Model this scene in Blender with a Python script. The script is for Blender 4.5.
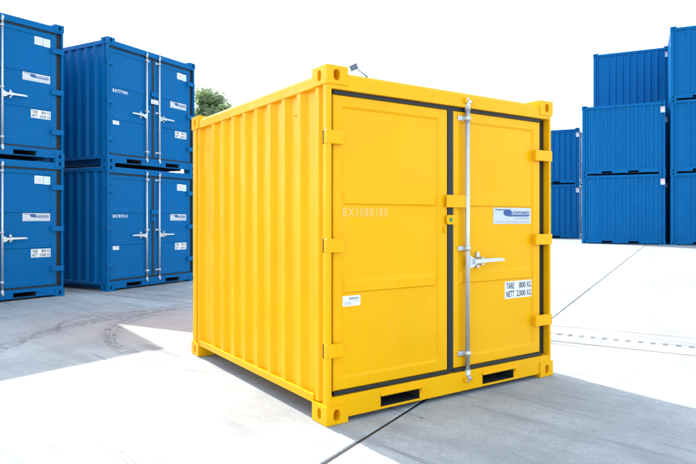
import bpy, bmesh, math, random
from mathutils import Vector, Matrix, noise as mnoise

for o in list(bpy.data.objects):
    bpy.data.objects.remove(o)
SC = bpy.context.scene
C = SC.collection
R = math.radians

# ------------------------------------------------------------------ camera
F_PX, Y0, EYE = 597.2, 218.3, 1.30           # focal length, horizon row (696 x 464 photo), eye height
cam_d = bpy.data.cameras.new('camera')
cam_d.sensor_width = 36.0
cam_d.lens = F_PX / 696 * 36
cam_d.shift_y = (Y0 - 232) / 696
cam_d.clip_end = 8000
cam = bpy.data.objects.new('camera', cam_d)
C.objects.link(cam)
cam.location = (0, 0, EYE)
cam.rotation_euler = (R(90), 0, 0)
SC.camera = cam

# ------------------------------------------------------------------ sky and sun
SUN_AZ, SUN_EL = R(-35.9), R(42.0)           # azimuth measured from +Y towards +X
W = bpy.data.worlds.new('World')
SC.world = W
W.use_nodes = True
wn, wl = W.node_tree.nodes, W.node_tree.links
wn.clear()
sky = wn.new('ShaderNodeTexSky')
sky.sky_type = 'NISHITA'
sky.sun_disc = False
sky.sun_elevation = SUN_EL
sky.sun_rotation = SUN_AZ
sky.air_density = 1.0
sky.dust_density = 1.5
sky.ozone_density = 1.0
bg = wn.new('ShaderNodeBackground')
bg.inputs['Strength'].default_value = 0.15
wo = wn.new('ShaderNodeOutputWorld')
veil = wn.new('ShaderNodeMix')                # thin bright haze all over the sky
veil.data_type = 'RGBA'
veil.inputs[0].default_value = 0.3
veil.inputs[7].default_value = (5.5, 6.2, 6.3, 1)
wl.new(sky.outputs[0], veil.inputs[6])
wl.new(veil.outputs[2], bg.inputs[0])
wl.new(bg.outputs[0], wo.inputs[0])

sun_d = bpy.data.lights.new('sun', 'SUN')
sun_d.energy = 2.2
sun_d.angle = R(0.5)
sun_d.color = (1.0, 0.955, 0.89)
sun = bpy.data.objects.new('sun', sun_d)
C.objects.link(sun)
to_sun = Vector((math.sin(SUN_AZ) * math.cos(SUN_EL), math.cos(SUN_AZ) * math.cos(SUN_EL), math.sin(SUN_EL)))
sun.rotation_euler = (-to_sun).to_track_quat('-Z', 'Y').to_euler()
sun.location = to_sun * 60

SC.render.engine = 'CYCLES'
SC.view_settings.view_transform = 'Standard'
SC.view_settings.look = 'None'
SC.view_settings.gamma = 1
SC.view_settings.exposure = 1.75
SC.cycles.max_bounces = 8
SC.cycles.diffuse_bounces = 5


# ------------------------------------------------------------------ mesh helper
class MB:
    """collects shapes; build() links them as one mesh object"""

    def __init__(self, off=(0, 0, 0)):
        self.bm = bmesh.new()
        self.off = Vector(off)

    def _v(self, p):
        return self.bm.verts.new(Vector(p) + self.off)

    def face(self, pts, mi=0):
        f = self.bm.faces.new([self._v(p) for p in pts])
        f.material_index = mi
        return f

    def box(self, x0, x1, y0, y1, z0, z1, bev=0.0, mi=0, seg=1):
        v = [self._v((x, y, z)) for x in (x0, x1) for y in (y0, y1) for z in (z0, z1)]
        fs = [self.bm.faces.new([v[i] for i in q]) for q in
              ((0, 1, 3, 2), (4, 6, 7, 5), (0, 4, 5, 1), (2, 3, 7, 6), (0, 2, 6, 4), (1, 5, 7, 3))]
        for f in fs:
            f.material_index = mi
        if bev > 0:
            es = list({e for f in fs for e in f.edges})
            r = bmesh.ops.bevel(self.bm, geom=es, offset=bev, segments=seg, affect='EDGES', profile=0.5)
            for f in r['faces']:
                f.material_index = mi

    def prism(self, poly, axis, a0, a1, mi=0):
        """polygon in the two other axes (in x,y,z order) drawn out along axis"""
        def put(p, a):
            q = [p[0], p[1]]
            q.insert(axis, a)
            return self._v(q)
        A = [put(p, a0) for p in poly]
        B = [put(p, a1) for p in poly]
        n = len(poly)
        fs = [self.bm.faces.new(A), self.bm.faces.new(B[::-1])]
        for i in range(n):
            fs.append(self.bm.faces.new([A[i], B[i], B[(i + 1) % n], A[(i + 1) % n]]))
        for f in fs:
            f.material_index = mi

    def cyl(self, p0, p1, r0, r1=None, n=14, mi=0, smooth=True):
        r1 = r0 if r1 is None else r1
        p0, p1 = Vector(p0), Vector(p1)
        ax = (p1 - p0).normalized()
        a = ax.orthogonal().normalized()
        b = ax.cross(a)
        c0, c1 = [], []
        for i in range(n):
            t = 2 * math.pi * i / n
            d = a * math.cos(t) + b * math.sin(t)
            c0.append(self._v(p0 + d * r0))
            c1.append(self._v(p1 + d * r1))
        for i in range(n):
            f = self.bm.faces.new([c0[i], c0[(i + 1) % n], c1[(i + 1) % n], c1[i]])
            f.smooth = smooth
            f.material_index = mi
        for f in (self.bm.faces.new(c0[::-1]), self.bm.faces.new(c1)):
            f.material_index = mi

    def ribbon(self, poly, axis, a0, a1, thick, mi=0):
        """sheet: open polyline drawn out along axis, given a thickness along the polyline's 2nd coordinate"""
        self.prism(list(poly) + [(p[0], p[1] + thick) if axis == 2 and False else (p[0] + thick[0], p[1] + thick[1]) for p in reversed(poly)], axis, a0, a1, mi)

    def text(self, s, x0, x1, z0, z1, y, mi=0, face='-y', gap=None, bold=.018):
        cu = bpy.data.curves.new('lettering', 'FONT')
        cu.body = s
        cu.size = 1
        cu.fill_mode = 'FRONT'
        cu.resolution_u = 2
        cu.offset = bold
        if gap:
            cu.space_character = gap
        ob = bpy.data.objects.new('lettering', cu)
        C.objects.link(ob)
        bpy.context.view_layer.update()
        me = bpy.data.meshes.new_from_object(ob.evaluated_get(bpy.context.evaluated_depsgraph_get()))
        bpy.data.objects.remove(ob)
        bpy.data.curves.remove(cu)
        xs = [v.co.x for v in me.vertices]
        ys = [v.co.y for v in me.vertices]
        ax, bx, ay, by = min(xs), max(xs), min(ys), max(ys)
        vs = []
        for v in me.vertices:
            vs.append(self._v((x0 + (v.co.x - ax) / (bx - ax) * (x1 - x0), y, z0 + (v.co.y - ay) / (by - ay) * (z1 - z0))))
        for p in me.polygons:
            try:
                f = self.bm.faces.new([vs[i] for i in p.vertices])
                f.material_index = mi
            except ValueError:
                pass
        bpy.data.meshes.remove(me)

    def holed(self, o, ex, ey, w, h, cx, cy, rx, ry, inward, depth, n=20, mi=0):
        """rectangle face with an obround hole that runs inward and is closed at its end"""
        o, ex, ey, inward = Vector(o), Vector(ex), Vector(ey), Vector(inward)
        ang = sorted({round(math.atan2(b - cy, a - cx), 6) for a in (0, w) for b in (0, h)} |
                     {round(-math.pi + 2 * math.pi * i / n + .07, 6) for i in range(n)})
        rr = min(rx, ry)
        outer, hole = [], []
        for t in ang:
            c, s = math.cos(t), math.sin(t)
            k = min([(w - cx) / c if c > 1e-6 else 9e9, -cx / c if c < -1e-6 else 9e9,
                     (h - cy) / s if s > 1e-6 else 9e9, -cy / s if s < -1e-6 else 9e9])
            outer.append((cx + c * k, cy + s * k))
            # obround: rounded box
            px, py = c * rr, s * rr
            px += (rx - rr) * (1 if c > 0 else -1)
            py += (ry - rr) * (1 if s > 0 else -1)
            hole.append((cx + px, cy + py))
        P = lambda q, d=0.0: self._v(o + ex * q[0] + ey * q[1] + inward * d)
        A = [P(q) for q in outer]
        B = [P(q) for q in hole]
        D = [P(q, depth) for q in hole]
        m = len(ang)
        for i in range(m):
            j = (i + 1) % m
            for quad in ((A[i], A[j], B[j], B[i]), (B[i], B[j], D[j], D[i])):
                f = self.bm.faces.new(quad)
                f.material_index = mi
        f = self.bm.faces.new(D)
        f.material_index = mi

    def build(self, name, mats, parent=None, weld=0.0, recalc=True, smooth_angle=None):
        if weld:
            bmesh.ops.remove_doubles(self.bm, verts=self.bm.verts, dist=weld)
        if recalc:
            bmesh.ops.recalc_face_normals(self.bm, faces=self.bm.faces)
        me = bpy.data.meshes.new(name)
        self.bm.to_mesh(me)
        self.bm.free()
        for m in (mats if isinstance(mats, (list, tuple)) else [mats]):
            me.materials.append(m)
        o = bpy.data.objects.new(name, me)
        C.objects.link(o)
        if parent is not None:
            o.parent = parent
        return o


def tag(o, label=None, cat=None, group=None, kind=None):
    for k, v in (('label', label), ('category', cat), ('group', group), ('kind', kind)):
        if v:
            o[k] = v
    return o


def empty(name, loc=(0, 0, 0), rz=0.0):
    e = bpy.data.objects.new(name, None)
    e.empty_display_size = 0.3
    C.objects.link(e)
    e.location = loc
    e.rotation_euler = (0, 0, rz)
    return e


def copy_tree(o, parent=None):
    c = o.copy()
    C.objects.link(c)
    c.parent = parent
    for ch in list(o.children):
        copy_tree(ch, c)
    return c


def ground_pt(px, py):
    y = F_PX * EYE / (py - Y0)
    return Vector(((px - 348) * y / F_PX, y, 0))


# ------------------------------------------------------------------ materials
def new_mat(name):
    m = bpy.data.materials.new(name)
    m.use_nodes = True
    nt = m.node_tree
    return m, nt, nt.nodes['Principled BSDF'], nt.nodes, nt.links


def simple(name, col, rough=.5, metal=0.0, bump=0.0, bscale=60, var=0.0):
    m, nt, b, N, L = new_mat(name)
    b.inputs['Base Color'].default_value = (*col, 1)
    b.inputs['Roughness'].default_value = rough
    b.inputs['Metallic'].default_value = metal
    if bump or var:
        tc = N.new('ShaderNodeTexCoord')
        nz = N.new('ShaderNodeTexNoise')
        nz.inputs['Scale'].default_value = bscale
        nz.inputs['Detail'].default_value = 4
        L.new(tc.outputs['Object'], nz.inputs['Vector'])
        if bump:
            bp = N.new('ShaderNodeBump')
            bp.inputs['Strength'].default_value = bump
            bp.inputs['Distance'].default_value = .004
            L.new(nz.outputs['Fac'], bp.inputs['Height'])
            L.new(bp.outputs[0], b.inputs['Normal'])
        if var:
            mx = N.new('ShaderNodeMix')
            mx.data_type = 'RGBA'
            mx.inputs[6].default_value = (*[c * (1 - var) for c in col], 1)
            mx.inputs[7].default_value = (*[min(1, c * (1 + var)) for c in col], 1)
            L.new(nz.outputs['Fac'], mx.inputs[0])
            L.new(mx.outputs[2], b.inputs['Base Color'])
    return m


def paint(name, col, rough=.34, dent=.5, spec=.1):
    """sprayed container paint: faint tone drift, dust film, slightly wavy sheet, scattered scuffs"""
    m, nt, b, N, L = new_mat(name)
    tc = N.new('ShaderNodeTexCoord')
    ob = N.new('ShaderNodeObjectInfo')
    add = N.new('ShaderNodeVectorMath')
    L.new(tc.outputs['Object'], add.inputs[0])
    L.new(ob.outputs['Random'], add.inputs[1])

    def noise(sc, det=3, rgh=.55, vec=None):
        n = N.new('ShaderNodeTexNoise')
        n.inputs['Scale'].default_value = sc
        n.inputs['Detail'].default_value = det
        n.inputs['Roughness'].default_value = rgh
        L.new(vec or add.outputs[0], n.inputs['Vector'])
        return n

    def mix(fac, a, c):
        x = N.new('ShaderNodeMix')
        x.data_type = 'RGBA'
        for sock, val in ((0, fac), (6, a), (7, c)):
            if hasattr(val, 'links') or hasattr(val, 'is_linked'):
                L.new(val, x.inputs[sock])
            else:
                x.inputs[sock].default_value = val
        return x.outputs[2]

    def ramp(src, a, c):
        r = N.new('ShaderNodeMapRange')
        r.inputs[1].default_value = a
        r.inputs[2].default_value = c
        L.new(src, r.inputs[0])
        return r.outputs[0]
    big = noise(1.6, 4)
    dark = tuple(c * .90 for c in col)
    light = tuple(min(1, c * 1.06 + .002) for c in col)
    base = mix(big.outputs['Fac'], (*dark, 1), (*light, 1))
    # vertical rain streaks of dust
    mp = N.new('ShaderNodeMapping')
    mp.inputs['Scale'].default_value = (9, 9, .55)
    L.new(add.outputs[0], mp.inputs['Vector'])
    st = noise(3.0, 5, .6, mp.outputs[0])
    dust = N.new('ShaderNodeMath')
    dust.operation = 'MULTIPLY'
    L.new(ramp(st.outputs['Fac'], .5, .8), dust.inputs[0])
    dust.inputs[1].default_value = .03
    grey = sum(col) / 3 * .6 + .10
    base = mix(dust.outputs[0], base, (grey * .95, grey * .92, grey * .85, 1))
    # small scuffs
    sc = noise(38, 6, .7)
    sc2 = noise(4.3, 2)
    sm = N.new('ShaderNodeMath')
    sm.operation = 'MULTIPLY'
    L.new(ramp(sc.outputs['Fac'], .66, .72), sm.inputs[0])
    L.new(ramp(sc2.outputs['Fac'], .55, .7), sm.inputs[1])
    sm2 = N.new('ShaderNodeMath')
    sm2.operation = 'MULTIPLY'
    sm2.inputs[1].default_value = .5
    L.new(sm.outputs[0], sm2.inputs[0])
    base = mix(sm2.outputs[0], base, (*[c * .45 for c in col], 1))
    L.new(base, b.inputs['Base Color'])
    b.inputs['Specular IOR Level'].default_value = spec
    rr = N.new('ShaderNodeMapRange')
    rr.inputs[1].default_value = .3
    rr.inputs[2].default_value = .7
    rr.inputs[3].default_value = rough - .06
    rr.inputs[4].default_value = rough + .12
    L.new(noise(3.1, 4).outputs['Fac'], rr.inputs[0])
    L.new(rr.outputs[0], b.inputs['Roughness'])
    wav = noise(2.4, 2, .4)
    bp = N.new('ShaderNodeBump')
    bp.inputs['Strength'].default_value = dent
    bp.inputs['Distance'].default_value = .02
    L.new(wav.outputs['Fac'], bp.inputs['Height'])
    peel = noise(420, 2)
    bp2 = N.new('ShaderNodeBump')
    bp2.inputs['Strength'].default_value = .08
    bp2.inputs['Distance'].default_value = .0015
    L.new(peel.outputs['Fac'], bp2.inputs['Height'])
    L.new(bp.outputs[0], bp2.inputs['Normal'])
    L.new(bp2.outputs[0], b.inputs['Normal'])
    return m


M = {}
M['yellow'] = paint('yellow_paint', (.90, .435, .0), rough=.26, dent=.9, spec=.14)
M['blue'] = paint('blue_paint', (.0, .116, .315), rough=.30, dent=.8, spec=.07)
M['rubber'] = simple('black_rubber', (.007, .010, .012), .55, 0, .2, 80)
M['zinc'] = simple('galvanised_steel', (.60, .61, .63), .36, .65, .2, 60, .22)
M['white'] = simple('white_vinyl', (.78, .79, .80), .4)
M['silver'] = simple('silver_vinyl', (.55, .57, .60), .35, .1)
M['ink_blue'] = simple('blue_ink', (.01, .07, .24), .4)
M['ink_black'] = simple('black_ink', (.03, .03, .035), .5)
M['ink_grey'] = simple('grey_ink', (.30, .32, .38), .5)
M['ink_red'] = simple('red_ink', (.55, .06, .08), .5)
M['ink_green'] = simple('green_ink', (.03, .22, .05), .5)
M['ink_pale'] = simple('pale_ink', (.84, .50, .12), .5)
M['dark'] = simple('recess_shade', (.02, .02, .022), .8)  # near-black, paints the shade in pocket sleeves, hinge slits, drain slots, lug holes
M['ply'] = simple('floor_board', (.18, .11, .06), .7, 0, .3, 30, .3)


def concrete(name, base=(.425, .437, .432), marks=None):
    m, nt, b, N, L = new_mat(name)
    tc = N.new('ShaderNodeTexCoord')
    V = tc.outputs['Object']

    def noise(sc, det=4, rgh=.55, vec=None):
        n = N.new('ShaderNodeTexNoise')
        n.inputs['Scale'].default_value = sc
        n.inputs['Detail'].default_value = det
        n.inputs['Roughness'].default_value = rgh
        L.new(vec or V, n.inputs['Vector'])
        return n.outputs['Fac']

    def rng(src, a, c, lo=0.0, hi=1.0):
        r = N.new('ShaderNodeMapRange')
        for i, v in ((1, a), (2, c), (3, lo), (4, hi)):
            r.inputs[i].default_value = v
        L.new(src, r.inputs[0])
        return r.outputs[0]

    def math_(op, a, c=None):
        n = N.new('ShaderNodeMath')
        n.operation = op
        for i, v in ((0, a), (1, c)):
            if v is None:
                continue
            if isinstance(v, (int, float)):
                n.inputs[i].default_value = v
            else:
                L.new(v, n.inputs[i])
        return n.outputs[0]

    def mix(fac, a, c):
        x = N.new('ShaderNodeMix')
        x.data_type = 'RGBA'
        for sock, val in ((0, fac), (6, a), (7, c)):
            if isinstance(val, (tuple, float)):
                x.inputs[sock].default_value = val
            else:
                L.new(val, x.inputs[sock])
        return x.outputs[2]
    d = tuple(c * .70 for c in base)
    l = tuple(min(1, c * 1.12) for c in base)
    col = mix(rng(noise(.7, 6, .65), .36, .64), (*d, 1), (*l, 1))
    # broom finish and traffic film drawn out along the lane
    mp = N.new('ShaderNodeMapping')
    mp.vector_type = 'TEXTURE'
    mp.inputs['Scale'].default_value = (9, 1, 1)
    mp.inputs['Rotation'].default_value = (0, 0, R(-10))
    L.new(V, mp.inputs['Vector'])
    st = noise(4.5, 6, .62, mp.outputs[0])
    col = mix(math_('MULTIPLY', rng(st, .50, .68), .50), col, (base[0] * .55, base[1] * .56, base[2] * .60, 1))
    mp2 = N.new('ShaderNodeMapping')
    mp2.vector_type = 'TEXTURE'
    mp2.inputs['Scale'].default_value = (22, 1, 1)
    mp2.inputs['Rotation'].default_value = (0, 0, R(-15))
    L.new(V, mp2.inputs['Vector'])
    st2 = noise(9, 5, .65, mp2.outputs[0])
    col = mix(math_('MULTIPLY', math_('MULTIPLY', rng(st2, .56, .64), rng(noise(.9, 2), .40, .6)), .8), col,
              (base[0] * .38, base[1] * .40, base[2] * .44, 1))
    # blotches, speckle, pock marks
    col = mix(math_('MULTIPLY', rng(noise(2.6, 8, .75), .5, .66), .5), col, (base[0] * .6, base[1] * .6, base[2] * .62, 1))
    col = mix(math_('MULTIPLY', rng(noise(40, 6, .85), .42, .60), .50), col, (base[0] * .55, base[1] * .55, base[2] * .55, 1))
    col = mix(math_('MULTIPLY', rng(noise(12, 8, .8), .50, .62), .38), col, (base[0] * .6, base[1] * .6, base[2] * .6, 1))
    vo = N.new('ShaderNodeTexVoronoi')
    vo.inputs['Scale'].default_value = 2.1
    L.new(V, vo.inputs['Vector'])
    wob = math_('ADD', vo.outputs['Distance'], math_('MULTIPLY', noise(40, 2), .03))
    spot = math_('MULTIPLY', rng(wob, .040, .034), rng(noise(.8, 1), .50, .56))
    col = mix(math_('MULTIPLY', spot, .85), col, (.05, .05, .055, 1))
    # soft warm reddish-brown patches on the slab beside the stacks
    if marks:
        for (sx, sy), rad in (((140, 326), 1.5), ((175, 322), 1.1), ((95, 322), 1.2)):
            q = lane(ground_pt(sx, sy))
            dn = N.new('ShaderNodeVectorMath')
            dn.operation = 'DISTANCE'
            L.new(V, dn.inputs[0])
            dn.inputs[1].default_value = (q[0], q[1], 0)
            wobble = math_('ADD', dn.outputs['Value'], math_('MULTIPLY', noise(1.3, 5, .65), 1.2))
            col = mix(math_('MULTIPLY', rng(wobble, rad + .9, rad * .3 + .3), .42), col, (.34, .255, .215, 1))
    # tyre marks: arcs
    for (cx, cy, rad, w, nx, ny, nc, k) in (marks or []):
        sub = N.new('ShaderNodeVectorMath')
        sub.operation = 'DISTANCE'
        wv = N.new('ShaderNodeVectorMath')
        wv.operation = 'MULTIPLY'
        L.new(V, wv.inputs[0])
        wv.inputs[1].default_value = (1, 1, 0)
        L.new(wv.outputs[0], sub.inputs[0])
        sub.inputs[1].default_value = (cx, cy, 0)
        dist = math_('ABSOLUTE', math_('SUBTRACT', math_('ADD', sub.outputs['Value'], math_('MULTIPLY', math_('SUBTRACT', noise(.6, 2), .5), .22)), rad))
        msk = rng(dist, w, w * .35)
        dt = N.new('ShaderNodeVectorMath')
        dt.operation = 'DOT_PRODUCT'
        L.new(V, dt.inputs[0])
        dt.inputs[1].default_value = (nx, ny, 0)
        lim = rng(dt.outputs['Value'], nc, nc + .7)
        msk = math_('MULTIPLY', math_('MULTIPLY', msk, lim), rng(noise(11, 6, .8), .40, .60))
        col = mix(math_('MULTIPLY', msk, k), col, (.075, .065, .07, 1))
    L.new(col, b.inputs['Base Color'])
    b.inputs['Roughness'].default_value = .82
    b.inputs['Specular IOR Level'].default_value = .3
    bp = N.new('ShaderNodeBump')
    bp.inputs['Strength'].default_value = .35
    bp.inputs['Distance'].default_value = .006
    L.new(noise(55, 6, .7), bp.inputs['Height'])
    L.new(bp.outputs[0], b.inputs['Normal'])
    return m


# ------------------------------------------------------------------ ground: slabs in lane coordinates (n across, m along)
LANE = R(-31.4)                              # joints run at this angle
def lane(p):
    c, s = math.cos(-LANE), math.sin(-LANE)
    return (p[0] * c - p[1] * s, p[0] * s + p[1] * c)


def rise(mm, nn=0.0):                        # the right half of the yard climbs gently behind the drain
    t = min(1, max(0, (mm - 7.5) / 12.7))
    k = min(1, max(0, (nn + 8.6) / 2.0))
    return .47 * t * k * k * (3 - 2 * k)


def arc(p0, p1, p2):
    (ax, ay), (bx, by), (cx, cy) = [lane(ground_pt(*p)) for p in (p0, p1, p2)]
    d = 2 * (ax * (by - cy) + bx * (cy - ay) + cx * (ay - by))
    ux = ((ax * ax + ay * ay) * (by - cy) + (bx * bx + by * by) * (cy - ay) + (cx * cx + cy * cy) * (ay - by)) / d
    uy = ((ax * ax + ay * ay) * (cx - bx) + (bx * bx + by * by) * (ax - cx) + (cx * cx + cy * cy) * (bx - ax)) / d
    return ux, uy, math.hypot(ax - ux, ay - uy)


marks = []
for pts, w, lim, k in (
        (((0, 347), (78, 324), (192, 306)), .32, None, .22),
        (((172, 310), (116, 327), (133, 352)), .20, None, .3),
        (((0, 346), (80, 322), (192, 303)), .045, None, .6),
        (((0, 349), (80, 324), (192, 304.5)), .03, None, .6),
        (((0, 352), (76, 327), (192, 307)), .05, None, .45),
        (((60, 331), (110, 313), (192, 311)), .045, None, .65),
        (((62, 328), (112, 310.5), (192, 308)), .03, None, .5),
        (((20, 345), (100, 321), (192, 314)), .06, None, .4),
        (((170, 308), (112, 328), (131, 353)), .03, None, .75),
        (((175, 311), (118, 329), (137, 352)), .02, None, .6),
        (((165, 306), (109, 327), (127, 355)), .02, None, .5)):
    cx, cy, rad = arc(*pts)
    # keep the mark on the side of the circle that the three points lie on
    mid = lane(ground_pt(*pts[1]))
    dx, dy = mid[0] - cx, mid[1] - cy
    l = math.hypot(dx, dy)
    nx, ny = dx / l, dy / l
    e = min((lane(ground_pt(*p))[0] * nx + lane(ground_pt(*p))[1] * ny) for p in pts)
    marks.append((cx, cy, rad, w, nx, ny, e - (1.3 if rad > 3 else .35), k))

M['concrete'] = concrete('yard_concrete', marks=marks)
M['concrete_far'] = concrete('yard_concrete_far', (.30, .30, .295))
M['drain'] = concrete('drain_concrete', (.39, .395, .395))
M['sealant_dusty'] = simple('dusty_sealant', (.05, .05, .05), .8, 0, .4, 60, .3)
M['sealant'] = simple('bitumen_sealant', (.018, .018, .02), .6, 0, .4, 60)

mb = MB()
ms = [-3000, -60, -20, 0, 7.5, 20.2, 60, 3000]
ns = [-3000, -60, -8.6, -8.1, -7.6, -7.1, -6.6, 0, 60, 3000]
prev = None
for a in ms:
    row = [mb._v((x, a, rise(a, x) - .055)) for x in ns]
    if prev:
        for i in range(len(ns) - 1):
            mb.bm.faces.new([prev[i], prev[i + 1], row[i + 1], row[i]])
    prev = row
ground = mb.build('ground', M['concrete_far'])
ground.rotation_euler = (0, 0, LANE)
tag(ground, kind='structure')

JW = .012                                    # half joint width


def slab(n0, n1, m0, m1):
    b = MB()
    bv = .006
    def cuts(a, c, extra):
        return [a, a + bv] + [e for e in extra if a + .05 < e < c - .05] + [c - bv, c]
    xs = cuts(n0, n1, [-8.6, -8.1, -7.6, -7.1, -6.6])
    ys = cuts(m0, m1, [20.2])
    g = []
    for j, y in enumerate(ys):
        g.append([b._v((x, y, rise(y, x) - (bv if i in (0, len(xs) - 1) or j in (0, len(ys) - 1) else 0))) for i, x in enumerate(xs)])
    for j in range(len(ys) - 1):
        for i in range(len(xs) - 1):
            b.bm.faces.new([g[j][i], g[j][i + 1], g[j + 1][i + 1], g[j + 1][i]])
    ring = g[0] + [r[-1] for r in g[1:-1]] + g[-1][::-1] + [r[0] for r in reversed(g[1:-1])]
    low = [b._v((v.co.x, v.co.y, v.co.z - .045)) for v in ring]
    k = len(ring)
    for i in range(k):
        b.bm.faces.new([ring[i], ring[(i + 1) % k], low[(i + 1) % k], low[i]])
    return b.build('concrete_slab', M['concrete'], ground)


N0, NP = -1.76, 6.15
KS = range(-7, 8)
ROWS = ((-11.9, -5.75), (-5.75, .40), (.40, 6.515), (7.485, 32.0))
for k in KS:
    for m0, m1 in ROWS:
        slab(N0 + NP * k + (JW if m0 < 7 else .007), N0 + NP * (k + 1) - (JW if m0 < 7 else .007), m0 + (JW if m0 != 7.485 else 0), m1 - (JW if m1 != 6.515 else 0))
for k in range(-6, 8):                       # sealed joints between the lanes
    for m0, m1 in ((-11.9, 6.5), (7.5, 32.0)):
        b = MB()
        n = N0 + NP * k
        st = int((m1 - m0) / .5)
        prev = None
        random.seed(k * 7 + int(m0))
        for i in range(st + 1):
            a = m0 + (m1 - m0) * i / st
            wv = (JW if m0 < 7 else .007) * random.uniform(.8, .98)
            z = rise(a, n) - .005 + random.uniform(-.002, .002)
            row = [b._v((n - wv, a, z - .02)), b._v((n - wv, a, z)), b._v((n + wv, a, z)), b._v((n + wv, a, z - .02))]
            if prev:
                for q in range(3):
                    b.bm.faces.new([prev[q], prev[q + 1], row[q + 1], row[q]])
            prev = row
        b.build('joint_sealant', M['sealant'] if m0 < 7 else M['sealant_dusty'], ground)

for m0, m1 in ((6.5155, 6.5385), (7.4615, 7.4845)):
    b = MB()
    b.box(-28, 28, m0, m1, -.045, -.002)
    b.build('joint_sealant', M['sealant_dusty'], ground)

# slotted drain between the slab rows
drain = empty('slot_drain', (0, 0, 0), LANE)
tag(drain, 'long pale concrete drain channel with a row of small slots across the yard', 'drain')
DN0, DN1 = -28.0, 28.0
for nm, m0, m1 in (('drain_edge', 6.539, 6.895), ('drain_edge', 6.995, 7.461)):
    b = MB()
    b.box(DN0, DN1, m0, m1, -.05, .001, .006)
    b.build(nm, M['drain'], drain)
b = MB()
b.box(DN0, DN1, 6.935, 6.955, -.05, -.003)
x = DN0
while x < DN1:
    b.box(x, x + .068, 6.894, 6.936, -.05, -.002)
    b.box(x, x + .068, 6.954, 6.996, -.05, -.002)
    x += .117
o = b.build('slot_bridges', M['drain'], drain)
tag(o, kind='stuff')
b = MB()
b.box(DN0, DN1, 6.89, 7.0, -.054, -.006)
b.build('channel_bed', M['dark'], drain)  # near-black sheet under the slots, their shade put into its colour

# ------------------------------------------------------------------ containers: local u (width), d (depth), v (height); origin at base centre
CW, CL, CH = 2.2, 2.438, 2.26
OFF = (-CW / 2, -CL / 2, 0)
PARTS = {}


def casting(root, mat, right, back, top):
    sx, sy, sz = .162, .178, .118
    x0 = CW + .005 - sx if right else -.005
    y0 = CL + .005 - sy if back else -.005
    z0 = CH - sz if top else 0.0
    x1, y1, z1 = x0 + sx, y0 + sy, z0 + sz
    b = MB(OFF)
    X, Y, Z = Vector((1, 0, 0)), Vector((0, 1, 0)), Vector((0, 0, 1))
    # end face (front or back), outer side, outer top or bottom have holes
    yf = y1 if back else y0
    b.holed((x0, yf, z0), X, Z, sx, sz, sx * (.53 if right else .47), sz * .5, .024, .036, -Y if back else Y, .11)
    yb = y0 if back else y1
    b.face([(x0, yb, z0), (x1, yb, z0), (x1, yb, z1), (x0, yb, z1)])
    xf = x1 if right else x0
    b.holed((xf, y0, z0), Y, Z, sy, sz, sy * .5, sz * .5, .022, .036, -X if right else X, .10)
    xb = x0 if right else x1
    b.face([(xb, y0, z0), (xb, y1, z0), (xb, y1, z1), (xb, y0, z1)])
    zf = z1 if top else z0
    b.holed((x0, y0, zf), X, Y, sx, sy, sx * .5, sy * .5, .03, .05, -Z if top else Z, .016)
    zb = z0 if top else z1
    b.face([(x0, y0, zb), (x1, y0, zb), (x1, y1, zb), (x0, y1, zb)])
    bmesh.ops.remove_doubles(b.bm, verts=b.bm.verts, dist=1e-5)
    # round the outer edges
    es = []
    lo, hi = Vector((x0, y0, z0)) + b.off, Vector((x1, y1, z1)) + b.off
    for e in b.bm.edges:
        cnt = 0
        for ax in range(3):
            for val in (lo[ax], hi[ax]):
                if all(abs(v.co[ax] - val) < 1e-4 for v in e.verts):
                    cnt += 1
        if cnt >= 2:
            es.append(e)
    bmesh.ops.bevel(b.bm, geom=es, offset=.005, segments=2, affect='EDGES', profile=.5)
    return b.build('corner_casting', mat, root)


def mirror_poly(poly, right, back):
    r = []
    for u, d in poly:
        r.append((CW - u if right else u, CL - d if back else d))
    return r


def corr_line(length, first, n, pitch, lead=.105):
    """(along, depth) polyline of a corrugated wall: outer flats at first + pitch*k"""
    out_, in_ = .012, .046
    pl = [(lead, .036), (lead + .014, out_), (lead + .055, out_), (lead + .078, in_)]
    for k in range(n):
        c = first + pitch * k
        pl += [(c - .062, in_), (c - .025, out_), (c + .025, out_), (c + .062, in_)]
    pl += [(length - lead - .078, in_), (length - lead - .055, out_), (length - lead - .014, out_), (length - lead, .036)]
    return pl


def rail_with_holes(b, along, a0, a1, z0, z1, f, t, holes):
    """a plate along x (along=0) or y (along=1), outer face at f, thickness t inward, rectangular holes (h0,h1,hz0,hz1)"""
    def bx(p, q, r, s, bev=.003):
        if along == 0:
            b.box(p, q, min(f, f + t), max(f, f + t), r, s, bev)
        else:
            b.box(min(f, f + t), max(f, f + t), p, q, r, s, bev)
    xs = [a0]
    for h in holes:
        xs += [h[0], h[1]]
    xs.append(a1)
    for i in range(0, len(xs), 2):
        bx(xs[i], xs[i + 1], z0, z1)
    for h in holes:
        if h[3] < z1:
            bx(h[0] - .001, h[1] + .001, h[3], z1 - .0005)
        if h[2] > z0:
            bx(h[0] - .001, h[1] + .001, z0 + .0005, h[2])


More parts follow.
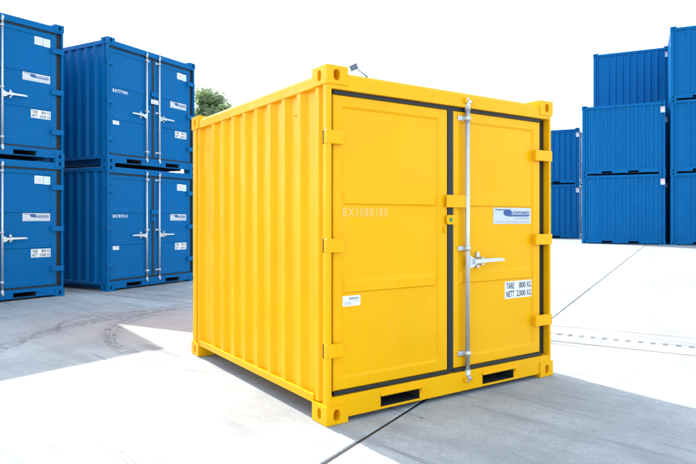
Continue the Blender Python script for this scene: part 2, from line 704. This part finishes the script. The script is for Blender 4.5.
def pocket_tunnel(b, along, h0, h1, z0, z1, f, depth):
    """open-ended steel sleeve behind a pocket hole (walls 6 mm)"""
    def bx(p, q, r, s):
        if along == 0:
            b.box(p, q, f, f + depth, r, s)
        else:
            b.box(f, f + depth, p, q, r, s)
    bx(h0 - .008, h0 - .001, z0, z1)
    bx(h1 + .001, h1 + .008, z0, z1)
    bx(h0 - .008, h1 + .008, z1 + .001, z1 + .007)
    # closed far end; floor added to keep the pocket dark
    bx(h0 - .008, h1 + .008, z0 - .007, z0 - .001)
    if along == 0:
        b.box(h0 - .008, h1 + .008, f + depth, f + depth + .006, z0, z1)
    else:
        b.box(f + depth, f + depth + .006, h0 - .008, h1 + .008, z0, z1)


LEAF_Z0, LEAF_Z1, LEAF_D = .197, 2.086, .035
LEAVES = {'left': (.068, 1.055, .134, .970), 'right': (1.107, 2.088, 1.165, 2.010)}
RIBS = ((.812, .903), (1.384, 1.474))


def door_leaf(root, mat, side):
    u0, u1, f0, f1 = LEAVES[side]
    z0, z1 = LEAF_Z0, LEAF_Z1
    fz0, fz1 = .270, 2.018
    s, rec = .014, .013
    b = MB(OFF)
    c = .006
    xs = [u0, u0 + c, f0, f0 + s, f0 + s + .02, f1 - s - .02, f1 - s, f1, u1 - c, u1]
    zs = [z0, z0 + c, fz0, fz0 + s]
    for r0, r1 in RIBS:
        zs += [r0, r0 + .010, r1 - .022, r1]
    zs += [fz1 - s, fz1, z1 - c, z1]

    def depth(x, z):
        if x in (xs[0], xs[-1]) or z in (zs[0], zs[-1]):
            return LEAF_D + .006
        fx = min(1, max(0, (x - f0) / s, 0), max(0, (f1 - x) / s))
        fz = min(1, max(0, (z - fz0) / s), max(0, (fz1 - z) / s))
        t = min(fx, fz)
        dd = rec * t
        for r0, r1 in RIBS:
            if r0 < z < r1 and f0 + s + .01 < x < f1 - s - .01:
                dd -= .012
        return LEAF_D + dd
    g = [[b._v((x, depth(x, z), z)) for x in xs] for z in zs]
    for i in range(len(zs) - 1):
        for j in range(len(xs) - 1):
            b.bm.faces.new([g[i][j], g[i][j + 1], g[i + 1][j + 1], g[i + 1][j]])
    # returned edges and back sheet
    ring = g[0] + [r[-1] for r in g[1:-1]] + g[-1][::-1] + [r[0] for r in reversed(g[1:-1])]
    bk = [b._v((v.co.x - OFF[0], LEAF_D + .045, v.co.z)) for v in ring]
    k = len(ring)
    for i in range(k):
        b.bm.faces.new([ring[i], ring[(i + 1) % k], bk[(i + 1) % k], bk[i]])
    b.bm.faces.new(bk)
    return b.build('door', mat, root)


def add_hinges(door, mat, side):
    for zc in (1.81, 1.125, .462):
        b = MB(OFF)
        h = .043
        if side == 'left':
            b.box(-.0005, .128, -.002, .030, zc - h, zc + h, .003)
            b.box(-.002, .012, .012, .036, zc - h + .002, zc + h - .002, .003)
            b.box(-.0025, .004, .037, .044, zc - h, zc + h, mi=1)
        else:
            b.box(CW - .205, CW + .0005, -.002, .030, zc - h, zc + h, .003)
            b.box(CW - .012, CW + .002, .012, .036, zc - h + .002, zc + h - .002, .003)
            b.box(CW - .004, CW + .0025, .037, .044, zc - h, zc + h, mi=1)
        b.build('hinge', [mat, M['dark']], door)  # second material paints the shaded slit beside the hinge as a dark strip


def lock_rod(root, u, direction, mat):
    """vertical locking bar with cams, guides and a swing handle pointing to direction (+1 right, -1 left)"""
    y = .006
    b = MB(OFF)
    b.cyl((u, y, .15), (u, y, 2.14), .0175, n=18)
    rod = b.build('lock_rod', mat, root)
    for z, s in ((2.125, 1), (.15, -1)):
        b = MB(OFF)
        b.cyl((u, y, z - s * .03), (u, y, z + s * .045), .022, n=16)
        b.box(u - .012, u + .020, y - .026, y + .02, z + s * .030 - .012, z + s * .030 + .012, .003)
        b.cyl((u, y, z + s * .045), (u, y, z + s * .062), .013, n=12)
        b.build('cam', mat, rod)
        b = MB(OFF)                          # keeper on header / sill
        b.box(u - .045, u - .024, -.020, .006, z + s * .035 - .016, z + s * .035 + .016, .003)
        b.box(u + .023, u + .036, -.020, .006, z + s * .035 - .016, z + s * .035 + .016, .003)
        b.box(u - .044, u + .035, -.004, .004, z + s * .035 - .014, z + s * .035 + .014)
        b.build('cam_keeper', PARTS['body'], rod)
    for z in (2.035, 1.075, .30):
        b = MB(OFF)
        b.box(u - direction * .075, u - direction * .02, LEAF_D - .012, LEAF_D + .002, z - .018, z + .018, .003) if direction > 0 else \
            b.box(u + .02, u + .075, LEAF_D - .012, LEAF_D + .002, z - .018, z + .018, .003)
        b.cyl((u, y, z - .018), (u, y, z + .018), .024, n=16)
        b.box(u - .022, u + .022, y, LEAF_D + .014, z - .016, z + .016, .003)
        for q in (-.055,):
            b.cyl((u + direction * q, LEAF_D - .018, z), (u + direction * q, LEAF_D - .01, z), .009, n=8)
        b.build('rod_guide', mat, rod)
    zc = .978
    D = direction
    b = MB(OFF)                              # hub plate welded to the bar
    b.prism([(u + D * .012, zc + .045), (u + D * .055, zc + .024), (u + D * .082, zc + .012),
             (u + D * .082, zc - .022), (u + D * .05, zc - .045), (u + D * .012, zc - .05)], 1, y - .014, y + .010)
    b.cyl((u + D * .058, y - .022, zc - .004), (u + D * .058, y + .014, zc - .004), .013, n=12)
    hub = b.build('handle_hub', mat, rod)
    b = MB(OFF)                              # flat swing handle
    pts = [(u + D * .05, zc + .014), (u + D * .15, zc + .017), (u + D * .34, zc + .016), (u + D * .372, zc + .006),
           (u + D * .365, zc - .007), (u + D * .15, zc - .013), (u + D * .05, zc - .018)]
    b.prism(pts, 1, y - .030, y - .016)
    b.build('handle', mat, rod)
    b = MB(OFF)                              # catch plate on the door leaf
    ov = [(u + D * .130 + .016 * math.cos(t), zc + .004 + (.066 if math.sin(t) > 0 else .062) * math.copysign(abs(math.sin(t)) ** .6, math.sin(t)))
          for t in [2 * math.pi * i / 16 for i in range(16)]]
    b.prism(ov, 1, LEAF_D - .012, LEAF_D + .016)
    b.box(u + D * .130 - .012, u + D * .130 + .012, y - .036, LEAF_D, zc + .018, zc + .030, .002)
    b.box(u + D * .130 - .012, u + D * .130 + .012, y - .036, LEAF_D, zc - .030, zc - .018, .002)
    b.build('handle_catch', mat, rod)
    return rod


FIELD = LEAF_D + .013                        # depth of the recessed door field


def logo_plate(door):
    y = FIELD - .0025
    x0, x1, z0, z1 = 1.545, 1.988, 1.253, 1.380
    b = MB(OFF)
    b.box(x0, x1, y, FIELD + .003, z0, z1, mi=0)
    yy = y - .0012
    w, h = x1 - x0, z1 - z0
    X = lambda a: x0 + a * w
    Z = lambda a: z0 + a * h
    b.face([(X(.05), yy, Z(.90)), (X(.05), yy, Z(.84)), (X(.32), yy, Z(.84)), (X(.30), yy, Z(.90))], 1)
    ov = [(X(.36 + .13 * math.cos(t) * (1 if math.cos(t) > 0 else .75)), yy - .0004, Z(.69 + .20 * math.sin(t))) for t in [2 * math.pi * i / 24 for i in range(24)]]
    b.face(ov, 1)
    b.face([(X(.28), yy, Z(.90)), (X(.28), yy, Z(.84)), (X(.44), yy, Z(.80)), (X(.45), yy, Z(.90))], 1)
    b.face([(X(.34), yy, Z(.55)), (X(.38), yy, Z(.46)), (X(.93), yy, Z(.46)), (X(.96), yy, Z(.52)), (X(.96), yy, Z(.57)), (X(.34), yy, Z(.57))], 1)
    b.text('CONTAINEX', X(.50), X(.955), Z(.60), Z(.80), yy - .0004, 1, gap=1.0)
    b.text('www.containex.com', X(.56), X(.94), Z(.30), Z(.38), yy, 2)
    b.text('Container und mobile Raumsysteme', X(.05), X(.95), Z(.08), Z(.16), yy, 2)
    return b.build('logo_sticker', [M['silver'], M['ink_blue'], M['ink_grey']], door)


def tare_plate(door):
    y = FIELD - .0015
    x0, x1, z0, z1 = 1.678, 2.0, .662, .798
    b = MB(OFF)
    b.box(x0, x1, y, FIELD + .003, z0, z1)
    yy = y - .0012
    w, h = x1 - x0, z1 - z0
    X = lambda a: x0 + a * w
    Z = lambda a: z0 + a * h
    b.text('TARE', X(.05), X(.34), Z(.56), Z(.92), yy, 1)
    b.text('800', X(.52), X(.76), Z(.56), Z(.92), yy, 1)
    b.text('KG', X(.82), X(.97), Z(.56), Z(.92), yy, 1)
    b.text('NETT', X(.05), X(.34), Z(.08), Z(.44), yy, 1)
    b.text('2300', X(.42), X(.76), Z(.08), Z(.44), yy, 1)
    b.text('KG', X(.82), X(.97), Z(.08), Z(.44), yy, 1)
    return b.build('weight_plate', [M['white'], M['ink_black']], door)


def small_sticker(door):
    y = FIELD - .0015
    x0, x1, z0, z1 = .150, .288, .728, .795
    b = MB(OFF)
    b.box(x0, x1, y, FIELD + .003, z0, z1)
    yy = y - .0012
    w, h = x1 - x0, z1 - z0
    X = lambda a: x0 + a * w
    Z = lambda a: z0 + a * h
    b.face([(X(.34), yy, Z(.62)), (X(.34), yy, Z(.82)), (X(.92), yy, Z(.82)), (X(.90), yy, Z(.66))], 1)
    for i, (a, c) in enumerate(((.1, .55), (.1, .45), (.6, .9))):
        zz = .18 + .14 * i
        b.face([(X(a), yy, Z(zz)), (X(c), yy, Z(zz)), (X(c), yy, Z(zz + .05)), (X(a), yy, Z(zz + .05))], 1)
    return b.build('maker_sticker', [M['white'], M['ink_grey']], door)


def permit_stickers(door):
    y = FIELD - .0015
    b = MB(OFF)
    b.box(1.735, 1.872, y, FIELD + .003, 1.862, 1.990)
    b.box(1.880, 1.990, y - .0004, FIELD + .003, 1.855, 1.985)
    yy = y - .0014
    for i in range(4):
        z = 1.885 + .022 * i
        b.face([(1.75, yy, z), (1.855, yy, z), (1.855, yy, z + .007), (1.75, yy, z + .007)], 1)
    b.face([(1.895, yy, 1.875), (1.975, yy, 1.875), (1.975, yy, 1.965), (1.895, yy, 1.965)], 2)
    b.face([(1.915, yy - .001, 1.895), (1.955, yy - .001, 1.895), (1.955, yy - .001, 1.945), (1.915, yy - .001, 1.945)], 0)
    return b.build('permit_sticker', [M['white'], M['ink_grey'], M['pale_green']], door)


M['pale_green'] = simple('pale_green_ink', (.45, .68, .58), .5)


def serial(door, s, mat, w=.36):
    b = MB(OFF)
    b.text(s, .150, .150 + w, 1.308, 1.366, FIELD - .0015, gap=1.25)
    return b.build('serial_number', mat, door)


def make_container(name, color, rods, side_pockets=False):
    root = empty(name)
    mat = M[color]
    PARTS['body'] = mat
    for r in (0, 1):
        for k in (0, 1):
            for t in (0, 1):
                casting(root, mat, r, k, t)
    # posts
    front = [(.014, .002), (.036, .002), (.036, .078), (.092, .078), (.092, .126), (.034, .126), (.034, .060), (.004, .052), (.004, .012)]
    rear = [(.010, .004), (.10, .004), (.10, .055), (.055, .10), (.004, .10), (.004, .010)]
    for r in (0, 1):
        for k, poly in ((0, front), (1, rear)):
            b = MB(OFF)
            b.prism(mirror_poly(poly, r, k), 2, .1175, CH - .1175)
            b.build('corner_post', mat, root)
    # header
    b = MB(OFF)
    b.prism([(.002, 2.114), (.002, 2.196), (.014, 2.219), (.060, 2.222), (.060, 2.114)], 0, .158, CW - .158)
    b.box(.0365, .1575, .003, .060, 2.114, 2.1415)
    b.box(CW - .1575, CW - .0365, .003, .060, 2.114, 2.1415)
    b.build('header_rail', mat, root)
    # sill with two fork pockets
    H = ((.425, .765, .046, .120), (1.385, 1.735, .046, .120))
    b = MB(OFF)
    rail_with_holes(b, 0, .158, CW - .158, .030, .170, .003, .010, H)
    b.box(.158, CW - .158, .0125, .058, .150, .1695)
    b.box(.0365, .1575, .004, .058, .1185, .170)
    b.box(CW - .1575, CW - .0365, .004, .058, .1185, .170)
    sill = b.build('sill_rail', mat, root)
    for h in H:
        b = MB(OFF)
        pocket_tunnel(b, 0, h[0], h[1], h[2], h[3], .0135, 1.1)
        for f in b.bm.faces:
            f.material_index = 1  # near-black sleeve, the unlit pocket's shade put into its colour
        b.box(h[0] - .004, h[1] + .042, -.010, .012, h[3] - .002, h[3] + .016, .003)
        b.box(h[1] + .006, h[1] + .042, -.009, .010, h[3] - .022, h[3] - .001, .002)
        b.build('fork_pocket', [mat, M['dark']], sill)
    # rear rails
    b = MB(OFF)
    b.box(.158, CW - .158, CL - .05, CL - .003, 2.14, 2.222, .004)
    b.build('top_rail', mat, root)
    b = MB(OFF)
    b.box(.158, CW - .158, CL - .05, CL - .003, .012, .160, .004)
    b.build('bottom_rail', mat, root)
    # side rails and corrugated sides
    for r in (0, 1):
        sg = (lambda u: CW - u) if r else (lambda u: u)
        b = MB(OFF)
        poly = [(sg(.004), 2.142), (sg(.004), 2.206), (sg(.012), 2.222), (sg(.060), 2.222), (sg(.060), 2.142)]
        b.prism(poly, 1, .175, CL - .175)
        b.build('top_rail', mat, root)
        b = MB(OFF)
        if side_pockets:
            hs = ((.745, 1.04, .030, .092), (1.53, 1.83, .030, .092))
            rail_with_holes(b, 1, .175, CL - .175, .022, .158, sg(.004), -.045 if r else .045, hs)
            ra = b.build('bottom_rail', mat, root)
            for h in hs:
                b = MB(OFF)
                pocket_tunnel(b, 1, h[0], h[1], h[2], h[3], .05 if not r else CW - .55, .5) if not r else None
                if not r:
                    b.build('fork_pocket', M['dark'], ra)  # same near-black sleeve colour painting the shade inside the side pocket
                else:
                    b.bm.free()
        else:
            a, c = sorted((sg(.004), sg(.050)))
            b.box(a, c, .175, CL - .175, .103, .158, .004)
            b.build('bottom_rail', mat, root)
        pl = corr_line(CL, .38, 8, .2235)
        b = MB(OFF)
        b.prism([(sg(u), d) for d, u in pl] + [(sg(u + .003), d) for d, u in reversed(pl)], 2, .125, 2.17)
        sp = b.build('side_panel', mat, root)
        for dv in (.445, 1.995):
            b = MB(OFF)
            a, c = sorted((sg(.020), sg(.048)))
            pr = [(sg(.047), 2.05), (sg(.018), 2.035), (sg(.018), 1.985), (sg(.047), 1.985)]
            b.box(a, c, dv - (.052 if dv < 1 else .03), dv + (.03 if dv < 1 else .052), 2.0, 2.045, .004)
            b.build('vent_cover', mat, sp)
    # rear wall
    pl = corr_line(CW, .33, 8, .22)
    b = MB(OFF)
    b.prism([(u, CL - d) for u, d in pl] + [(u, CL - d - .003) for u, d in reversed(pl)], 2, .125, 2.17)
    b.build('rear_panel', mat, root)
    # roof sheet with shallow swages
    b = MB(OFF)
    pts = []
    n = 9
    for i in range(n):
        c = .18 + (CL - .36) * (i + .5) / n
        pts += [(c - .09, 2.190), (c - .065, 2.205), (c + .065, 2.205), (c + .09, 2.190)]
    pts = [(.05, 2.190)] + pts + [(CL - .05, 2.190)]
    b.prism(pts + [(d, z - .003) for d, z in reversed(pts)], 0, .055, CW - .055)
    b.build('roof', mat, root)
    # floor
    b = MB(OFF)
    b.box(.06, CW - .06, .085, CL - .06, .135, .160)
    b.build('floor', M['ply'], root)
    for a in (.20, CW - .26):
        b = MB(OFF)
        b.box(a, a + .06, .20, CL - .06, .012, .134)
        b.build('floor_beam', mat, root) if not side_pockets else b.bm.free()
    # doors
    doors = {}
    for side in ('left', 'right'):
        dr = door_leaf(root, mat, side)
        doors[side] = dr
        u0, u1, f0, f1 = LEAVES[side]
        b = MB(OFF)                          # rubber seal round the leaf
        a0 = .0365 if side == 'left' else 1.0815
        a1 = 1.0805 if side == 'left' else CW - .0365
        yb, yt = .024, .064
        b.box(a0, u0 - .001, .046 if side == 'left' else yb + .006, yt, .172, 2.112)
        b.box(u1 + .001, a1, yb + .006 if side == 'left' else .058, yt, .172, 2.112)
        b.box(u0, u1, yb - .004, yt, .1715, LEAF_Z0 - .001, .003)
        b.box(u0, u1, yb + .006, yt, LEAF_Z1 + .001, 2.1125)
        b.build('seal', M['rubber'], dr)
        add_hinges(dr, mat, side)
    b = MB(OFF)                              # cover plate over the middle gap
    b.box(1.02, 1.215, .004, .012, 1.376, 1.466, .002)
    b.box(1.115, 1.165, .011, LEAF_D + .002, 1.380, 1.462, .002)
    b.build('overlap_plate', mat, doors['right'])
    b = MB(OFF)
    pts = [(1.120, 1.321), (1.120, 1.253), (1.040, 1.253), (1.029, 1.264), (1.026, 1.287), (1.029, 1.310), (1.040, 1.321)]
    b.prism(pts, 1, .012, .018)
    b.box(1.112, 1.1205, .0115, LEAF_D + .002, 1.2535, 1.3205)
    b.cyl((1.066, .0095, 1.287), (1.066, .0125, 1.287), .016, n=14, mi=1)
    b.build('seal_lug', [mat, M['ink_green'] if color == 'yellow' else M['dark']], doors['right'])
    b = MB(OFF)
    b.cyl((1.022, .024, 1.195), (1.022, .024, 1.235), .006, n=8)
    b.cyl((1.010, .022, 1.205), (1.034, .022, 1.205), .005, n=8)
    b.cyl((1.010, .022, 1.226), (1.034, .022, 1.226), .005, n=8)
    b.box(1.012, 1.032, .026, LEAF_D + .002, 1.196, 1.234)
    b.build('padlock_eye', mat, doors['left'])
    for side, u, dr in rods:
        lock_rod(doors[side], u, dr, M['zinc'])
    return root, doors


# flatten: lock rods are children of a door -> their pieces would be a fourth level, so hang rods on the container itself
def lift_rods(root):
    for d in [c for c in root.children if c.name.startswith('door')]:
        for r in list(d.children):
            if r.name.startswith('lock_rod'):
                r.parent = root


def place(root, fl, yaw, z):
    """put the container so that its front-left bottom corner is at fl"""
    c, s = math.cos(yaw), math.sin(yaw)
    root.location = (fl[0] + c * CW / 2 - s * CL / 2, fl[1] + s * CW / 2 + c * CL / 2, z)
    root.rotation_euler = (0, 0, yaw)


# --- the yellow container
YAW = R(34.03)
yel, ydoors = make_container('storage_container', 'yellow', [('right', 1.228, 1)])
logo_plate(ydoors['right'])
tare_plate(ydoors['right'])
small_sticker(ydoors['left'])
serial(ydoors['left'], 'BX1088185', M['ink_pale'])
lift_rods(yel)
place(yel, (-.132, 3.717), YAW, 0.003)
tag(yel, 'bright yellow steel storage container with one lock rod, in the foreground', 'container')

# --- blue containers with two lock rods
blue, bdoors = make_container('storage_container', 'blue', [('left', .905, -1), ('right', 1.222, 1)])
logo_plate(bdoors['right'])
tare_plate(bdoors['right'])
small_sticker(bdoors['left'])
permit_stickers(bdoors['right'])
lift_rods(blue)
blue2, b2doors = make_container('storage_container', 'blue', [('left', .905, -1), ('right', 1.222, 1)], side_pockets=True)
lift_rods(blue2)
b = MB(OFF)                                  # label on the post
b.box(-.001, .0035, .012, .130, 1.885, 2.065)
b.face([(-.002, .02, 1.99), (-.002, .122, 1.99), (-.002, .122, 2.055), (-.002, .02, 2.055)], 1)
b.face([(-.002, .03, 1.91), (-.002, .11, 1.91), (-.002, .11, 1.93), (-.002, .03, 1.93)], 2)
b.build('post_sticker', [M['white'], M['pink'] if 'pink' in M else simple('pink_ink', (.75, .35, .40), .5), M['ink_grey']], blue2)


def first_door(root):
    return [c for c in root.children if c.name.startswith('door')][0]


used = set()


def blue_at(proto, fl, yaw, z, label, group, number=None, paper=False):
    if proto.name not in used:
        used.add(proto.name)
        o = proto
    else:
        o = copy_tree(proto)
    place(o, fl, yaw, z)
    tag(o, label, 'container', group)
    return o


STEP = CH + .004
GL = 'blue containers stacked on the left'
GR = 'blue containers stacked on the right'
MY, LY = R(61.5), R(54.0)
MF = (-4.25, 10.56)
LFR = (-4.77, 10.03)
LF = (LFR[0] - CW * math.cos(LY), LFR[1] - CW * math.sin(LY))
todo = [
    (LF, LY, 0, 'blue container at the left edge, lower one of the leftmost stack', 'BX787021'),
    (LF, LY, 1, 'blue container at the left edge, upper one of the leftmost stack', 'BX776450'),
    (MF, MY, 0, 'blue container on the ground just left of the yellow one, under another', 'BX787514'),
    (MF, MY, 1, 'blue container with white paper between its lock rods, atop the stack beside the yellow one', 'BX777984')]
leftset = []
for fl, yw, lv, lab, num in todo:
    o = blue_at(blue, fl, yw, .003 + lv * STEP, lab, GL)
    leftset.append((o, num))
for o, num in leftset:
    serial(first_door(o), num, M['white'], .33)
b = MB(OFF)
b.box(1.005, 1.185, .001, .0035, 1.235, 1.315)
b.face([(1.03, 0, 1.25), (1.16, 0, 1.25), (1.16, 0, 1.262), (1.03, 0, 1.262)], 1)
b.face([(1.03, 0, 1.28), (1.12, 0, 1.28), (1.12, 0, 1.292), (1.03, 0, 1.292)], 1)
b.build('taped_paper', [M['white'], M['ink_grey']], leftset[3][0])

# right hand rows: the long left side faces the camera, doors look to the right
RY = R(64.1)
ZR = .472
back_dir = Vector((-math.sin(RY), math.cos(RY)))      # container depth direction
row_dir = Vector((math.cos(RY), math.sin(RY)))        # one row further back
base = Vector((7.73, 19.74))                          # rear-left corner of the near stack
fr0 = base - back_dir * CL                            # its front-left corner


def right_at(col, row, lv, label):
    fl = fr0 - back_dir * (col * (CL + .14)) + row_dir * (row * (CW + .06))
    blue_at(blue2, fl, RY, ZR + .003 + lv * STEP, label, GR)


right_at(0, 0, 0, 'blue container on the ground right of the yellow one, bottom of the lower front stack')
right_at(0, 0, 1, 'blue container topping the two-high front stack right of the yellow one')
right_at(.08, 1, 0, 'blue container at the bottom of the tall stack behind the two-high one')
right_at(.08, 1, 1, 'blue container in the middle of the tall stack behind the two-high one')
right_at(.08, 1, 2, 'blue container rising above the two-high stack, top of the stack behind it')
right_at(1, 0, 0, 'blue container at the right edge of the view, lowest of three')
right_at(1, 0, 1, 'blue container at the right edge of the view, middle of three')
right_at(1, 0, 2, 'blue container at the right edge of the view, topmost of three')
right_at(-1.13, 2.15, 0, 'farthest blue container on the ground, partly hidden behind the yellow one')
right_at(-1.13, 2.15, 1, 'farthest blue container, upper one, partly hidden behind the yellow one')

# ------------------------------------------------------------------ floodlight mast behind the yellow container
def at(px, py, y):
    return Vector(((px - 348) * y / F_PX, y, EYE - (py - Y0) * y / F_PX))


fy = 24.0
base_z = -.02
pb = at(366.5, 76, fy)
mast = empty('floodlight_mast', (pb.x, fy, base_z))
tag(mast, 'small floodlight on a thin grey mast showing above the yellow container', 'floodlight')
M['mast'] = simple('mast_grey', (.20, .22, .24), .5, .2)
M['lamp'] = simple('lamp_housing', (.06, .08, .10), .45, .3)
M['lens'] = simple('lamp_lens', (.14, .18, .22), .15)
b = MB()
b.cyl((0, 0, 0), (0, 0, pb.z - base_z), .10, .06, 14)
b.box(-.14, .14, -.14, .14, 0, .02, .004)
b.build('mast_pole', M['mast'], mast)
tip = at(358.5, 69.6, fy) - Vector((pb.x, fy, base_z))
b = MB()
b.cyl((0, 0, pb.z - base_z), tip + Vector((-.10, 0, .06)), .032, .026, 8)
b.build('lamp_arm', M['mast'], mast)
b = MB()
rot = Matrix.Rotation(R(-28), 4, 'Y') @ Matrix.Rotation(R(35), 4, 'X')
b.box(-.16, .16, -.035, .035, -.12, .12, .01)
b.box(-.15, .15, .035, .06, -.10, .10, .01)
for i in range(5):
    b.box(-.13 + i * .06, -.12 + i * .06, .06, .085, -.09, .09)
bmesh.ops.transform(b.bm, matrix=Matrix.Translation(tip + Vector((-.19, 0, .10))) @ rot, verts=b.bm.verts)
b.build('lamp_head', M['lamp'], mast)
b = MB()
b.box(-.135, .135, -.042, -.034, -.095, .095)
bmesh.ops.transform(b.bm, matrix=Matrix.Translation(tip + Vector((-.19, 0, .10))) @ rot, verts=b.bm.verts)
b.build('lamp_lens', M['lens'], mast)

# ------------------------------------------------------------------ tree behind the left stacks
def leaf_mat():
    m, nt, b, N, L = new_mat('leaf')
    geo = N.new('ShaderNodeObjectInfo')
    tc = N.new('ShaderNodeTexCoord')
    nz = N.new('ShaderNodeTexNoise')
    nz.inputs['Scale'].default_value = 1.7
    nz.inputs['Detail'].default_value = 5
    L.new(tc.outputs['Object'], nz.inputs['Vector'])
    cr = N.new('ShaderNodeValToRGB')
    cr.color_ramp.elements[0].position = .35
    cr.color_ramp.elements[0].color = (.15, .22, .09, 1)
    cr.color_ramp.elements[1].position = .68
    cr.color_ramp.elements[1].color = (.34, .40, .20, 1)
    L.new(nz.outputs['Fac'], cr.inputs[0])
    L.new(cr.outputs[0], b.inputs['Base Color'])
    b.inputs['Roughness'].default_value = .5
    tr = N.new('ShaderNodeBsdfTranslucent')
    L.new(cr.outputs[0], tr.inputs[0])
    mx = N.new('ShaderNodeMixShader')
    mx.inputs[0].default_value = .5
    out = N['Material Output']
    L.new(b.outputs[0], mx.inputs[1])
    L.new(tr.outputs[0], mx.inputs[2])
    L.new(mx.outputs[0], out.inputs[0])
    return m


M['leaf'] = leaf_mat()
M['bark'] = simple('bark', (.10, .075, .055), .9, 0, .8, 14, .35)


def tree(loc, height, rad, seed, label):
    rnd = random.Random(seed)
    root = empty('broadleaf_tree', loc)
    tag(root, label, 'tree')
    b = MB()
    ch = height * .42
    b.cyl((0, 0, -.05), (.05, .05, ch), .20, .13, 10)
    limbs = []
    for i in range(9):
        a = i * 2.4 + rnd.random()
        z0 = ch * rnd.uniform(.75, 1.0)
        e = Vector((math.cos(a) * rad * rnd.uniform(.3, .75), math.sin(a) * rad * rnd.uniform(.3, .75), height * rnd.uniform(.62, .93)))
        s = Vector((.04, .04, z0))
        mdl = s.lerp(e, .5) + Vector((math.cos(a), math.sin(a), 0)) * .25
        b.cyl(s, mdl, .08, .05, 7)
        b.cyl(mdl, e, .05, .015, 7)
        limbs.append((mdl, e))
    b.build('trunk', M['bark'], root)
    b = MB()
    clumps = []
    for mdl, e in limbs:
        clumps += [e, mdl.lerp(e, .6)]
    for i in range(60):
        th, ph = rnd.random() * 6.283, math.acos(rnd.uniform(-.75, 1))
        q = rnd.uniform(.65, 1.0)
        clumps.append(Vector((math.cos(th) * math.sin(ph) * rad * q, math.sin(th) * math.sin(ph) * rad * q,
                              height - rad * 1.15 + math.cos(ph) * rad * 1.1 * q)))
    for cpt in clumps:
        cr_ = rnd.uniform(.25, .55)
        for k in range(rnd.randint(240, 360)):
            d = Vector((rnd.gauss(0, 1), rnd.gauss(0, 1), rnd.gauss(0, .8))) * cr_ * .5
            p = cpt + d
            s = rnd.uniform(.04, .075)
            nrm = Vector((rnd.gauss(0, 1), rnd.gauss(0, 1), rnd.gauss(.4, 1))).normalized()
            a = nrm.orthogonal().normalized()
            a.rotate(Matrix.Rotation(rnd.random() * 6.28, 3, nrm))
            c2 = nrm.cross(a)
            b.bm.faces.new([b._v(p - a * s * 1.5), b._v(p + c2 * s * .7), b._v(p + a * s * 1.5), b._v(p - c2 * s * .7)])
    b.build('crown', M['leaf'], root, recalc=False)
    return root


tree((-8.1, 34.0, -.05), 8.75, 2.25, 5, 'green leafy tree peeking out between the blue stack and the yellow container')
